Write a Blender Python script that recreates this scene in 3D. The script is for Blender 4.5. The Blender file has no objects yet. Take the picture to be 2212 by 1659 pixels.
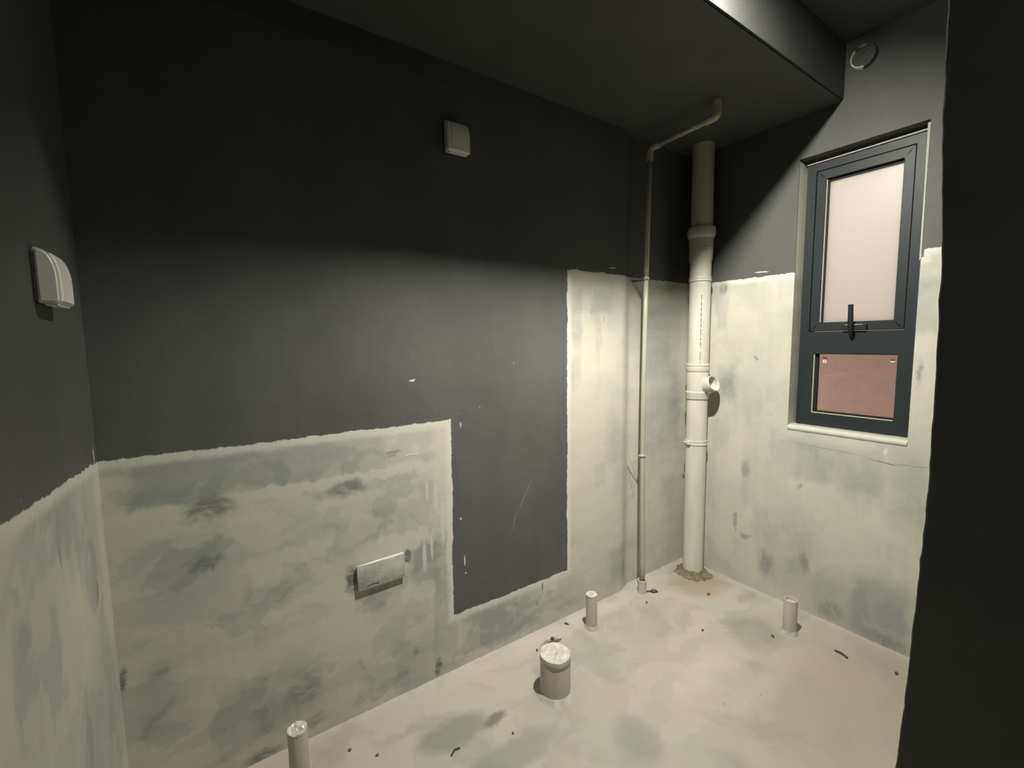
import bpy, bmesh, math, random
from mathutils import Vector, Matrix, noise as mnoise

scene = bpy.context.scene
COL = scene.collection

# ------------------------------------------------------------------ camera
cam_data = bpy.data.cameras.new('camera')
cam_data.sensor_fit = 'HORIZONTAL'
cam_data.sensor_width = 36.0
cam_data.lens = 36.0 * 959.04 / 2212.0
cam_data.clip_start = 0.02
cam = bpy.data.objects.new('camera', cam_data)
COL.objects.link(cam)
RIGHT = Vector((0.824698, -0.565429, -0.012764))
UP = Vector((0.064001, 0.070877, 0.995430))
FWD = Vector((0.561940, 0.821746, -0.094640))
m = Matrix((RIGHT, UP, -FWD)).transposed().to_4x4()
m.translation = Vector((-2.20698, -1.45928, 1.26672))
cam.matrix_world = m
scene.camera = cam

# ------------------------------------------------------------------ world (overcast day outside the window), exposure
world = bpy.data.worlds.new('overcast_sky')
scene.world = world
world.use_nodes = True
wbg = world.node_tree.nodes['Background']
wbg.inputs['Color'].default_value = (1.0, 0.97, 0.93, 1)
wbg.inputs['Strength'].default_value = 2.35
BULB_RADIUS = 0.026
LOBBY_STRENGTH = 75.0
BULB_STRENGTH = 13200.0
BULB_COLOR = (1.0, 0.968, 0.845, 1)
LAMP_AIM = (0.58, 0.78, -1.70)          # the lamp head is tilted towards the pipe corner
LAMP_POS = (-1.20, -0.774, 2.390)
scene.view_settings.view_transform = 'Standard'
scene.view_settings.look = 'None'
scene.view_settings.gamma = 1.0
scene.view_settings.use_curve_mapping = False
scene.view_settings.exposure = 0.0

# ------------------------------------------------------------------ node helpers
class X:
    """a socket that can be used in arithmetic; every operation adds a Math node"""
    def __init__(s, nt, so): s.nt, s.so = nt, so
    def _op(s, op, *others, clamp=False):
        n = s.nt.nodes.new('ShaderNodeMath'); n.operation = op; n.use_clamp = clamp
        for i, o in enumerate((s,) + others):
            if isinstance(o, X): s.nt.links.new(o.so, n.inputs[i])
            else: n.inputs[i].default_value = float(o)
        return X(s.nt, n.outputs[0])
    def __add__(s, o): return s._op('ADD', o)
    __radd__ = __add__
    def __sub__(s, o): return s._op('SUBTRACT', o)
    def __rsub__(s, o): return (s * -1.0) + o
    def __mul__(s, o): return s._op('MULTIPLY', o)
    __rmul__ = __mul__
    def __truediv__(s, o): return s._op('DIVIDE', o)
    def min(s, o): return s._op('MINIMUM', o)
    def max(s, o): return s._op('MAXIMUM', o)
    def abs(s): return s._op('ABSOLUTE')
    def gt(s, o): return s._op('GREATER_THAN', o)
    def clamp(s): return s._op('ADD', 0.0, clamp=True)
    def smooth(s, a, b, lo=0.0, hi=1.0):
        n = s.nt.nodes.new('ShaderNodeMapRange'); n.interpolation_type = 'SMOOTHSTEP'
        s.nt.links.new(s.so, n.inputs[0])
        flip = a > b
        if flip: a, b, lo, hi = b, a, hi, lo
        for i, v in enumerate((a, b, lo, hi)): n.inputs[i + 1].default_value = v
        return X(s.nt, n.outputs[0])

class Mat:
    def __init__(s, name):
        s.m = bpy.data.materials.new(name); s.m.use_nodes = True
        s.nt = s.m.node_tree
        s.b = s.nt.nodes['Principled BSDF']
        s.out = s.nt.nodes['Material Output']
    def coords(s):
        tc = s.nt.nodes.new('ShaderNodeTexCoord')
        sp = s.nt.nodes.new('ShaderNodeSeparateXYZ')
        s.nt.links.new(tc.outputs['Object'], sp.inputs[0])
        return [X(s.nt, o) for o in sp.outputs]
    def vec(s, a, b, c=0.0):
        n = s.nt.nodes.new('ShaderNodeCombineXYZ')
        for i, o in enumerate((a, b, c)):
            if isinstance(o, X): s.nt.links.new(o.so, n.inputs[i])
            else: n.inputs[i].default_value = o
        return n.outputs[0]
    def noise(s, v, scale, detail=3.0, rough=0.5, dist=0.0):
        n = s.nt.nodes.new('ShaderNodeTexNoise')
        s.nt.links.new(v, n.inputs['Vector'])
        n.inputs['Scale'].default_value = scale; n.inputs['Detail'].default_value = detail
        n.inputs['Roughness'].default_value = rough; n.inputs['Distortion'].default_value = dist
        return X(s.nt, n.outputs[0])
    def mix(s, f, a, b):
        n = s.nt.nodes.new('ShaderNodeMix'); n.data_type = 'RGBA'
        if isinstance(f, X): s.nt.links.new(f.so, n.inputs[0])
        else: n.inputs[0].default_value = f
        for i, o in ((6, a), (7, b)):
            if isinstance(o, tuple): n.inputs[i].default_value = (*o, 1) if len(o) == 3 else o
            else: s.nt.links.new(o, n.inputs[i])
        return n.outputs[2]
    def color(s, c):
        if isinstance(c, tuple): s.b.inputs['Base Color'].default_value = (*c, 1)
        else: s.nt.links.new(c, s.b.inputs['Base Color'])
    def rough(s, r, spec=0.35):
        if isinstance(r, X): s.nt.links.new(r.so, s.b.inputs['Roughness'])
        else: s.b.inputs['Roughness'].default_value = r
        s.b.inputs['Specular IOR Level'].default_value = spec
    def bump(s, h, dist, strength=1.0):
        n = s.nt.nodes.new('ShaderNodeBump')
        n.inputs['Strength'].default_value = strength; n.inputs['Distance'].default_value = dist
        s.nt.links.new(h.so, n.inputs['Height'])
        s.nt.links.new(n.outputs[0], s.b.inputs['Normal'])

PAINT = (0.084, 0.086, 0.083)
THICK = (0.485, 0.472, 0.405)
WHITE = (0.60, 0.60, 0.545)
THIN = (0.270, 0.285, 0.270)
DARKTHIN = (0.130, 0.142, 0.142)

def patch(u, v, cu, cv, hu, hv, soft=0.35, box=True, rot=0.0):
    """0..1 mask of a blob (box or ellipse) in wall coordinates"""
    a, b = u - cu, v - cv
    if rot:
        c, s_ = math.cos(rot), math.sin(rot)
        a, b = a * c + b * s_, b * c - a * s_
    a, b = a * (1.0 / hu), b * (1.0 / hv)
    if box: d = a.abs().max(b.abs())
    else: d = (a * a + b * b)._op('SQRT')
    return d.smooth(1 + soft, 1 - soft)

def coated_wall(name, axes, region, greys, darks, marks, horiz=0.0, extra_coat=None, tone=0.0, layers=1.0):
    """dark wall paint with a brushed pale waterproof coat where region() > 0"""
    M = Mat(name)
    xyz = M.coords()
    u, v = xyz[axes[0]], xyz[axes[1]]
    p = M.vec(u, v)
    wob = M.noise(p, 9, 4, 0.6) - 0.5
    wob2 = M.noise(p, 55, 3, 0.6) - 0.5
    streakv = M.noise(M.vec(u * 34.0, v * 2.2), 1.0, 3, 0.55)
    streakh = M.noise(M.vec(u * 2.4, v * 26.0), 1.0, 3, 0.55)
    d = region(u, v) + wob * 0.022 + wob2 * 0.010 + (streakv - 0.5) * 0.010
    coat = d.smooth(-0.0015, 0.0025)
    if extra_coat is not None: coat = coat.max(extra_coat(xyz))
    # distorted coordinates make the brushed patches ragged
    ud = u + wob * 0.06 + wob2 * 0.014
    vd = v + (streakv - 0.5) * 0.05 + wob2 * 0.016 + wob * 0.03
    big = M.noise(M.vec(u * 1.6, v * (2.6 if horiz else 1.5)), 1.7, 4, 0.55, 0.6)
    lay1 = M.noise(M.vec(ud * 2.6, vd * (5.0 if horiz else 2.2), 3.1), 1.6, 3, 0.5, 0.4).smooth(0.50, 0.545)
    lay2 = M.noise(M.vec(ud * 3.4, vd * (4.0 if horiz else 2.6), 9.7), 1.9, 3, 0.5, 0.3).smooth(0.56, 0.60)
    lw = (u.smooth(-0.80, -1.00) * 0.72 + 0.28) if horiz else layers
    thin = big.smooth(0.36, 0.66) * 0.26 + (lay1 * 0.24 + lay2 * 0.30 - 0.06) * lw
    thin = thin + (streakv - 0.45) * (0.22 if horiz else 0.34) + (streakh - 0.5) * (0.35 * horiz) + tone
    for g in greys: thin = thin + patch(ud, vd, *g[:4], soft=g[5]) * g[4]
    rim = d.smooth(0.035, 0.004) * (0.35 + streakv * 0.9)
    thin = (thin - rim * 0.8).clamp()
    c = M.mix(thin, THICK, THIN)
    c = M.mix((rim * 0.7).clamp(), c, WHITE)
    dk = None
    M_grain = M.noise(M.vec(u * (14.0 if horiz else 40.0), v * (40.0 if horiz else 14.0)), 1.0, 3, 0.6).smooth(0.36, 0.56)
    for g in darks:
        k = patch(ud, vd, *g[:4], soft=g[5], box=False) * g[4] * (M_grain * 0.6 + 0.4)
        dk = k if dk is None else dk.max(k)
    if dk is not None: c = M.mix(dk, c, DARKTHIN)
    cloud = M.noise(M.vec(u * 3.0, v * 1.2), 1.0, 4, 0.6)
    pc = M.mix(cloud.smooth(0.3, 0.7), (PAINT[0] * 0.9, PAINT[1] * 0.9, PAINT[2] * 0.9), (PAINT[0] * 1.12, PAINT[1] * 1.12, PAINT[2] * 1.12))
    # sparse pale flecks of splashed coat close to the edges
    fleck = M.noise(p, 130, 1, 0.5).smooth(0.735, 0.76) * d.smooth(-0.09, -0.01) * 0.6
    pc = M.mix(fleck, pc, THICK)
    c = M.mix(coat, pc, c)
    for mk in marks:   # cu, cv, hu, hv, rot, colour
        c = M.mix(patch(u + wob2 * 0.008, v + wob2 * 0.010, *mk[:4], soft=0.4, box=False, rot=mk[4]), c, mk[5])
    M.color(c)
    M.rough(coat * -0.02 + 0.58, 0.3)
    fine = M.noise(p, 210, 3, 0.6)
    M.bump(fine * 0.30 + M.noise(p, 14, 2, 0.5) * 1.6, 0.0014, 0.7)
    return M.m

def simple(name, col, rough=0.5, spec=0.4, var=0.08, scale=12.0, bump=0.0, bscale=200.0, metal=0.0):
    M = Mat(name)
    tc = M.nt.nodes.new('ShaderNodeTexCoord')
    n = M.noise(tc.outputs['Object'], scale, 4, 0.6)
    M.color(M.mix(n.smooth(0.3, 0.7), tuple(k * (1 - var) for k in col), tuple(min(1, k * (1 + var)) for k in col)))
    M.rough(rough, spec)
    M.b.inputs['Metallic'].default_value = metal
    if bump: M.bump(M.noise(tc.outputs['Object'], bscale, 3, 0.6), bump, 0.7)
    return M.m

# ------------------------------------------------------------------ mesh helpers
def link(name, me, mat, parent=None, smooth=False, auto=None):
    o = bpy.data.objects.new(name, me)
    COL.objects.link(o)
    if mat: me.materials.append(mat)
    if parent is not None: o.parent = parent
    if smooth:
        for f in me.polygons: f.use_smooth = True
    if auto is not None:
        bm = bmesh.new(); bm.from_mesh(me)
        for e in bm.edges:
            if len(e.link_faces) == 2 and e.calc_face_angle(0) > math.radians(auto): e.smooth = False
        bm.to_mesh(me); bm.free()
        for f in me.polygons: f.use_smooth = True
    return o

def tomesh(bm, name, merge=False):
    if merge: bmesh.ops.remove_doubles(bm, verts=bm.verts, dist=1e-5)
    bmesh.ops.recalc_face_normals(bm, faces=bm.faces)
    me = bpy.data.meshes.new(name); bm.to_mesh(me); bm.free()
    return me

def add_box(bm, a, b):
    (x0, y0, z0), (x1, y1, z1) = a, b
    vs = [bm.verts.new(p) for p in ((x0, y0, z0), (x1, y0, z0), (x1, y1, z0), (x0, y1, z0), (x0, y0, z1), (x1, y0, z1), (x1, y1, z1), (x0, y1, z1))]
    for f in ((0, 3, 2, 1), (4, 5, 6, 7), (0, 1, 5, 4), (1, 2, 6, 5), (2, 3, 7, 6), (3, 0, 4, 7)): bm.faces.new([vs[i] for i in f])
    return vs

def box_mesh(name, a, b, bevel=0.0, seg=2):
    bm = bmesh.new(); add_box(bm, a, b)
    if bevel: bmesh.ops.bevel(bm, geom=bm.edges[:], offset=bevel, segments=seg, affect='EDGES', profile=0.5)
    return tomesh(bm, name)

def add_tube(bm, pts, r, n=16, caps=True):
    """round tube along a polyline; r is a number or one per point"""
    pts = [Vector(p) for p in pts]
    rs = r if isinstance(r, (list, tuple)) else [r] * len(pts)
    rings = []; ref = None
    for i, p in enumerate(pts):
        if i == 0: t = pts[1] - p
        elif i == len(pts) - 1: t = p - pts[i - 1]
        else: t = (pts[i + 1] - p).normalized() + (p - pts[i - 1]).normalized()
        t.normalize()
        if ref is None: ref = Vector((1, 0, 0)) if abs(t.x) < 0.8 else Vector((0, 1, 0))
        a = (ref - t * ref.dot(t)).normalized(); b = t.cross(a); ref = a
        rings.append([bm.verts.new(p + (a * math.cos(2 * math.pi * k / n) + b * math.sin(2 * math.pi * k / n)) * rs[i]) for k in range(n)])
    for A, B in zip(rings, rings[1:]):
        for k in range(n): bm.faces.new((A[k], A[(k + 1) % n], B[(k + 1) % n], B[k]))
    if caps:
        bm.faces.new(list(reversed(rings[0]))); bm.faces.new(rings[-1])

def tube_mesh(name, pts, r, n=16, caps=True):
    bm = bmesh.new(); add_tube(bm, pts, r, n, caps); return tomesh(bm, name)

def lathe_mesh(name, prof, n=40, axis_end=False):
    """revolve (radius, z) pairs about z; closed where the radius is 0"""
    bm = bmesh.new(); rings = []
    for r, z in prof:
        if r < 1e-6: rings.append([bm.verts.new((0, 0, z))])
        else: rings.append([bm.verts.new((r * math.cos(2 * math.pi * k / n), r * math.sin(2 * math.pi * k / n), z)) for k in range(n)])
    for A, B in zip(rings, rings[1:]):
        for k in range(n):
            a0, a1, b0, b1 = A[k % len(A)], A[(k + 1) % len(A)], B[k % len(B)], B[(k + 1) % len(B)]
            f = []
            for q in (a0, a1, b1, b0):
                if q not in f: f.append(q)
            if len(f) > 2: bm.faces.new(f)
    return tomesh(bm, name)

def bent(pts, rad, n=6):
    """polyline with rounded inner corners"""
    pts = [Vector(p) for p in pts]; out = [pts[0]]
    for a, b, c in zip(pts, pts[1:], pts[2:]):
        p0 = b + (a - b).normalized() * rad; p1 = b + (c - b).normalized() * rad
        for i in range(n + 1):
            t = i / n; out.append(p0.lerp(b, t).lerp(b.lerp(p1, t), t))
    out.append(pts[-1]); return out

def empty(name, loc=(0, 0, 0), rot=(0, 0, 0)):
    o = bpy.data.objects.new(name, None); COL.objects.link(o)
    o.location = loc; o.rotation_euler = rot; o.empty_display_size = 0.05
    return o

def tag(o, label, cat, group=None):
    o['label'] = label; o['category'] = cat
    if group: o['group'] = group
    return o

def struct(o, label=None):
    o['kind'] = 'structure'
    if label: o['label'] = label
    return o

# ------------------------------------------------------------------ dimensions
LX = -2.447            # left wall
SOF_Y, SOF_Z = -0.654, 2.23
CEIL = 2.448
YB = -2.6              # end of the lobby behind the camera
OY0, OY1, OZ0, OZ1 = -0.500, -0.930, 0.862, 2.048      # window opening in the right wall

# ------------------------------------------------------------------ wall materials
def regA(u, v):
    left = (-1.495 - u - v * -0.012).min(0.985 - v)
    strip = (u + 0.917).min(1.572 - v)
    return left.max(strip).max(0.228 - v)

GA = [(-2.066, 0.905, 0.34, 0.060, 0.45, 0.10), (-2.06, 0.70, 0.30, 0.05, 0.15, 0.5), (-2.30, 0.62, 0.09, 0.12, 0.22, 0.5),
      (-2.098, 0.513, 0.06, 0.045, 0.35, 0.3), (-2.06, 0.20, 0.09, 0.13, 0.30, 0.4), (-1.80, 0.400, 0.055, 0.035, 0.42, 0.2),
      (-1.646, 0.10, 0.075, 0.11, 0.40, 0.3), (-1.60, 0.47, 0.05, 0.075, 0.45, 0.25), (-1.27, 0.12, 0.19, 0.085, 0.45, 0.3),
      (-1.53, 0.22, 0.045, 0.20, 0.40, 0.2), (-1.78, 0.62, 0.16, 0.04, 0.25, 0.4), (-0.76, 1.44, 0.13, 0.045, 0.35, 0.3),
      (-0.865, 1.22, 0.035, 0.14, 0.30, 0.3), (-0.72, 1.20, 0.02, 0.16, 0.25, 0.4), (-0.22, 1.05, 0.15, 0.38, 0.42, 0.3),
      (-0.715, 0.631, 0.035, 0.055, 0.30, 0.15), (-0.58, 0.15, 0.06, 0.09, 0.35, 0.4), (-0.62, 0.90, 0.05, 0.30, 0.18, 0.5),
      (-2.36, 0.36, 0.05, 0.12, 0.25, 0.5), (-1.92, 0.832, 0.46, 0.016, -0.45, 0.4), (-1.70, 0.575, 0.13, 0.030, -0.45, 0.3),
      (-1.88, 0.42, 0.06, 0.06, -0.30, 0.5), (-2.10, 0.33, 0.22, 0.05, -0.30, 0.6), (-0.75, 0.75, 0.14, 0.50, -0.22, 0.4), (-1.52, 0.84, 0.035, 0.14, -0.35, 0.5),
      (-0.30, 1.30, 0.14, 0.20, 0.22, 0.4), (-0.80, 1.38, 0.03, 0.10, -0.40, 0.3), (-0.69, 1.25, 0.02, 0.13, -0.35, 0.3)]
DA = [(-2.228, 0.822, 0.055, 0.030, 0.80, 0.45), (-1.856, 0.800, 0.050, 0.028, 0.80, 0.5), (-2.245, 0.665, 0.035, 0.018, 0.65, 0.5),
      (-1.862, 0.492, 0.020, 0.045, 1.0, 0.45), (-1.668, 0.512, 0.010, 0.026, 1.0, 0.4), (-1.561, 0.050, 0.012, 0.032, 1.0, 0.4),
      (-1.645, 0.150, 0.014, 0.018, 0.6, 0.5), (-2.02, 0.180, 0.045, 0.050, 0.55, 0.7), (-2.145, 0.018, 0.045, 0.020, 0.8, 0.6),
      (-2.366, 0.400, 0.025, 0.020, 0.45, 0.6), (-1.99, 0.06, 0.03, 0.018, 0.6, 0.6), (-0.30, 1.40, 0.07, 0.03, 0.35, 0.6),
      (-0.10, 0.95, 0.05, 0.12, 0.30, 0.6), (-1.705, 0.895, 0.025, 0.010, 0.55, 0.4), (-2.44, 0.41, 0.010, 0.025, 0.9, 0.5),
      (-0.53, 0.12, 0.02, 0.04, 0.5, 0.6)]
PALE = (0.55, 0.55, 0.50)
DRIP = (0.50, 0.495, 0.44)
MA = [(-1.628, 1.138, 0.011, 0.004, 0.2, PALE), (-1.444, 0.960, 0.004, 0.010, 0, (0.3, 0.3, 0.28)), (-0.640, 1.600, 0.022, 0.003, 0.1, PALE),
      (-1.150, 0.630, 0.0014, 0.062, -0.55, (0.22, 0.22, 0.21)), (-1.206, 0.530, 0.0014, 0.050, -0.30, (0.17, 0.17, 0.16)),
      (-0.691, 1.368, 0.0015, 0.014, 0, (0.12, 0.12, 0.12)), (-1.061, 0.197, 0.0028, 0.022, 0, (0.10, 0.10, 0.10)),
      (-1.440, 0.43, 0.003, 0.020, 0, PALE), (-1.437, 0.38, 0.003, 0.004, 0, PALE), (-1.452, 0.60, 0.004, 0.004, 0, PALE),
      (-1.20, 1.18, 0.002, 0.006, 0.5, (0.2, 0.2, 0.19)), (-1.36, 1.02, 0.002, 0.006, 0, (0.2, 0.2, 0.19)),
      (-1.552, 0.700, 0.0070, 0.060, 0, DRIP), (-1.528, 0.610, 0.0090, 0.095, 0, DRIP), (-1.603, 0.500, 0.0070, 0.060, 0, DRIP), (-1.574, 0.520, 0.0050, 0.045, 0, DRIP),
      (-1.585, 0.735, 0.0060, 0.035, 0, DRIP), (-1.510, 0.470, 0.0050, 0.060, 0, DRIP), (-1.640, 0.880, 0.030, 0.0025, 0.05, PALE)]
mat_back = coated_wall('back_wall_paint_and_waterproof_coat', (0, 2), regA, GA, DA, MA, horiz=1.0)

def regB(u, v):   # u = y
    return (1.562 - v).max((u * -1.0 - 0.935).min(1.588 - v))

GB = [(-0.16, 1.40, 0.030, 0.08, 0.40, 0.3), (-0.20, 1.03, 0.05, 0.09, 0.40, 0.35), (-0.68, 0.715, 0.17, 0.09, 0.45, 0.3),
      (-0.88, 0.15, 0.09, 0.12, 0.45, 0.3), (-0.50, 0.20, 0.10, 0.14, 0.22, 0.5), (-0.72, 0.10, 0.10, 0.10, 0.30, 0.4),
      (-0.955, 1.38, 0.035, 0.10, 0.50, 0.3), (-0.40, 0.70, 0.09, 0.18, 0.20, 0.5), (-0.95, 0.70, 0.05, 0.16, 0.25, 0.5), (-0.26, 0.95, 0.16, 0.40, -0.04, 0.5), (-0.75, 0.42, 0.10, 0.12, -0.15, 0.6)]
DB = [(-0.312, 0.619, 0.022, 0.060, 0.50, 0.5), (-0.272, 0.330, 0.010, 0.045, 0.60, 0.5), (-0.325, 0.262, 0.035, 0.012, 0.55, 0.5),
      (-0.430, 0.165, 0.035, 0.060, 0.55, 0.6), (-0.600, 0.235, 0.020, 0.045, 0.50, 0.5), (-0.708, 0.060, 0.055, 0.040, 0.45, 0.5),
      (-0.566, 0.590, 0.012, 0.012, 0.6, 0.5), (-0.20, 1.03, 0.04, 0.05, 0.40, 0.6), (-0.16, 1.52, 0.02, 0.03, 0.7, 0.5),
      (-0.90, 0.03, 0.08, 0.030, 0.55, 0.6), (-0.345, 1.17, 0.010, 0.008, 0.6, 0.5), (-0.947, 1.13, 0.008, 0.05, 0.6, 0.6)]
MB = [(-0.354, 1.583, 0.030, 0.003, 0.06, PALE), (-0.64, 0.784, 0.15, 0.0013, 0.03, (0.2, 0.21, 0.2)), (-0.86, 0.766, 0.05, 0.0022, 0.1, (0.2, 0.21, 0.2)),
      (-0.95, 0.771, 0.06, 0.0012, -0.06, (0.2, 0.21, 0.2)), (-0.865, 0.812, 0.006, 0.016, 0.2, PALE)]
mat_right = coated_wall('window_wall_paint_and_waterproof_coat', (1, 2), regB, GB, DB, MB,
                        layers=0.45, extra_coat=lambda q: q[0].gt(0.004) * q[1].gt(-0.56) * (2.04 - q[2]).gt(0.0))

def regL(u, v):   # u = y
    return (u * -0.075) + 0.988 - v

GL = [(-0.12, 0.85, 0.05, 0.13, 0.30, 0.5), (-0.25, 0.45, 0.10, 0.20, 0.30, 0.6), (-0.50, 0.75, 0.12, 0.20, 0.25, 0.6), (-0.12, 0.20, 0.05, 0.2, 0.2, 0.5)]
DL = [(-0.13, 0.71, 0.015, 0.018, 0.7, 0.6), (-0.37, 0.90, 0.006, 0.02, 0.7, 0.5)]
mat_left = coated_wall('left_wall_paint_and_waterproof_coat', (1, 2), regL, GL, DL, [(-0.03, 1.01, 0.004, 0.02, 0, PALE)], tone=0.08)

mat_paint = simple('charcoal_wall_paint', PAINT, 0.58, 0.3, 0.10, 5.0, 0.0010, 180)

def floor_material():
    M = Mat('floor_waterproof_coat')
    x, y, z = M.coords()
    p = M.vec(x, y)
    wob = M.noise(p, 8, 4, 0.6) - 0.5
    wob2 = M.noise(p, 50, 3, 0.6) - 0.5
    xd, yd = x + wob * 0.10 + wob2 * 0.015, y + wob * -0.08 + wob2 * 0.02
    big = M.noise(p, 2.3, 4, 0.6, 0.8)
    lay = M.noise(M.vec(xd * 2.0, yd * 2.8, 5.0), 1.8, 3, 0.55, 0.6).smooth(0.50, 0.53)
    c = M.mix(big.smooth(0.34, 0.66), (0.356, 0.323, 0.277), (0.332, 0.328, 0.277))
    c = M.mix(lay * 0.55, c, (0.405, 0.364, 0.318))
    c = M.mix(M.noise(M.vec(xd, yd, 2.0), 3.4, 4, 0.55, 0.8).smooth(0.50, 0.64) * 0.55, c, (0.244, 0.237, 0.201))
    for (cx, cy, hx, hy, a, s, col) in (
            (-1.62, -0.24, 0.11, 0.06, 0.80, 0.30, (0.201, 0.207, 0.175)), (-1.48, -0.28, 0.05, 0.022, 0.90, 0.4, (0.146, 0.148, 0.123)),
            (-1.52, -0.42, 0.16, 0.05, 0.65, 0.40, (0.201, 0.213, 0.181)), (-1.245, -0.31, 0.10, 0.10, 0.45, 0.5, (0.256, 0.260, 0.216)),
            (-0.72, -0.25, 0.10, 0.09, 0.45, 0.5, (0.280, 0.284, 0.239)), (-0.33, -0.55, 0.12, 0.10, 0.60, 0.45, (0.219, 0.219, 0.175)),
            (-0.75, -0.55, 0.16, 0.06, 0.45, 0.7, (0.451, 0.408, 0.367)), (-0.60, -0.72, 0.22, 0.05, 0.35, 0.8, (0.438, 0.402, 0.338)),
            (-0.40, -0.95, 0.5, 0.25, 0.70, 0.7, (0.268, 0.239, 0.195)), (-1.0, -0.05, 0.5, 0.035, 0.55, 0.6, (0.438, 0.391, 0.350)),
            (-1.15, -0.60, 0.07, 0.09, 0.65, 0.35, (0.225, 0.237, 0.210)), (-0.16, -0.16, 0.14, 0.12, 0.55, 0.5, (0.244, 0.213, 0.140)),
            (-0.20, -0.245, 0.06, 0.05, 0.40, 0.5, (0.317, 0.249, 0.181)), (-0.85, -0.105, 0.06, 0.05, 0.4, 0.6, (0.274, 0.249, 0.210)),
            (-2.0, -0.2, 0.15, 0.08, 0.3, 0.7, (0.378, 0.325, 0.274)), (-1.10, -0.09, 0.055, 0.016, 0.75, 0.4, (0.134, 0.118, 0.105))):
        c = M.mix(patch(xd, yd, cx, cy, hx, hy, s, False) * a, c, col)
    speck = M.noise(p, 62, 1, 0.5).smooth(0.80, 0.82) * 0.8
    c = M.mix(speck, c, (0.061, 0.057, 0.050))
    M.color(c); M.rough(0.50, 0.35)
    M.bump(M.noise(p, 26, 4, 0.6) * 1.4 + M.noise(p, 160, 3, 0.6) * 0.25 , 0.0020, 0.7)
    return M.m

mat_floor = floor_material()

# ------------------------------------------------------------------ the shell
rng = random.Random(4)
# floor: one uneven screed sheet, coved up against the walls
def axis(a, b, step, ends=()):
    n = int(round((b - a) / step)); v = [a + (b - a) * i / n for i in range(n + 1)]
    return sorted(set(round(q, 4) for q in v + list(ends)))
fx = axis(LX, 0.0, 0.04, [LX + 0.008, LX + 0.018, LX + 0.03, -0.008, -0.018, -0.03])
fy = axis(YB, 0.0, 0.04, [-0.008, -0.018, -0.03, 0.01, 0.02, 0.032])
vs, fs = [], []
for yy in fy:
    for xx in fx:
        d = max(0.0, min((0.03 if xx > -0.49 else 0.0) - yy, -xx, xx - LX))
        cove = 0.007 * max(0.0, 1 - d / 0.034) ** 2
        vs.append((xx, yy, cove + 0.0030 * mnoise.noise(Vector((xx * 4, yy * 4, 0))) + 0.0018 * mnoise.noise(Vector((xx * 13, yy * 13, 4)))))
nx = len(fx)
for j in range(len(fy) - 1):
    for i in range(nx - 1): fs.append((j * nx + i, j * nx + i + 1, (j + 1) * nx + i + 1, (j + 1) * nx + i))
me = bpy.data.meshes.new('floor'); me.from_pydata(vs, [], fs)
struct(link('floor', me, mat_floor, smooth=True), 'beige coated screed floor with pipe stubs standing on it')

# the last half metre of the back wall is set back 3 cm behind a soft, rounded arris
REC = 0.03
bm = bmesh.new()
prof = [(LX - 0.12, 0.0), (-0.575, 0.0), (-0.560, 0.0012), (-0.545, 0.0045), (-0.530, 0.0105), (-0.515, 0.0175), (-0.500, 0.0240), (-0.485, 0.0282), (-0.470, 0.0298), (-0.455, REC), (0.16, REC), (0.16, 0.16), (LX - 0.12, 0.16)]
lo = [bm.verts.new((a, b, -0.05)) for a, b in prof]; hi = [bm.verts.new((a, b, 2.6)) for a, b in prof]
for i in range(len(prof)):
    k = (i + 1) % len(prof); bm.faces.new((lo[i], lo[k], hi[k], hi[i]))
bm.faces.new(lo); bm.faces.new(list(reversed(hi)))
wall_back = struct(link('wall_back', tomesh(bm, 'wall_back'), mat_back, auto=40), 'charcoal back wall with pale waterproof coat low down and beside the corner')

wall_left = struct(link('wall_left', box_mesh('wall_left', (LX - 0.12, YB, -0.05), (LX, 0.0, 2.6)), mat_left), 'charcoal left wall with a pale waterproof coat below waist height')

bm = bmesh.new()
Y_END = YB
for a, b in (((0.0, OY0, -0.05), (0.16, 0.04, 2.6)), ((0.0, Y_END, -0.05), (0.16, OY1, 2.6)), ((0.0, OY1, -0.05), (0.16, OY0, OZ0)), ((0.0, OY1, OZ1), (0.16, OY0, 2.6))):
    add_box(bm, a, b)
wall_right = struct(link('wall_right', tomesh(bm, 'wall_right'), mat_right), 'right wall with the window, pale coated below and charcoal above')

# wall beside the doorway: hand-plastered arris that wanders a little
edge = [(-1.2799999999999998, -0.05), (-1.2799999999999998, 0.45), (-1.279, 0.6266), (-1.2851, 0.8043), (-1.2904, 1.0286), (-1.2908, 1.0551), (-1.2893, 1.1974), (-1.2877, 1.2898), (-1.2856, 1.38), (-1.2784, 1.5202), (-1.274, 1.656), (-1.2730000000000001, 1.9), (-1.2730000000000001, 2.6)]
fine = []
for (y0, z0), (y1, z1) in zip(edge, edge[1:]):
    k = max(1, int((z1 - z0) / 0.012))
    for i in range(k):
        t = i / k; z = z0 + (z1 - z0) * t
        fine.append((y0 + (y1 - y0) * t + 0.0011 * mnoise.noise(Vector((z * 28, 1.7, 0))) + 0.0009 * mnoise.noise(Vector((z * 75, 0.3, 2))), z))
fine.append(edge[-1])
bm = bmesh.new()
cols = []
for y, z in fine:
    cols.append([bm.verts.new(p) for p in ((-1.4, YB, z), (-1.4, y - 0.002, z), (-1.3992, y - 0.0006, z), (-1.398, y, z), (0.0, y, z))])
for A, B in zip(cols, cols[1:]):
    for i in range(4): bm.faces.new((A[i], A[i + 1], B[i + 1], B[i]))
wall_front = struct(link('wall_front', tomesh(bm, 'wall_front'), mat_paint), 'near charcoal wall end beside the doorway at the right edge')
struct(link('wall_lobby', box_mesh('wall_lobby', (LX - 0.12, YB - 0.12, -0.05), (0.16, YB, 2.6)), mat_paint), 'charcoal wall closing the lobby behind the camera')

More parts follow.
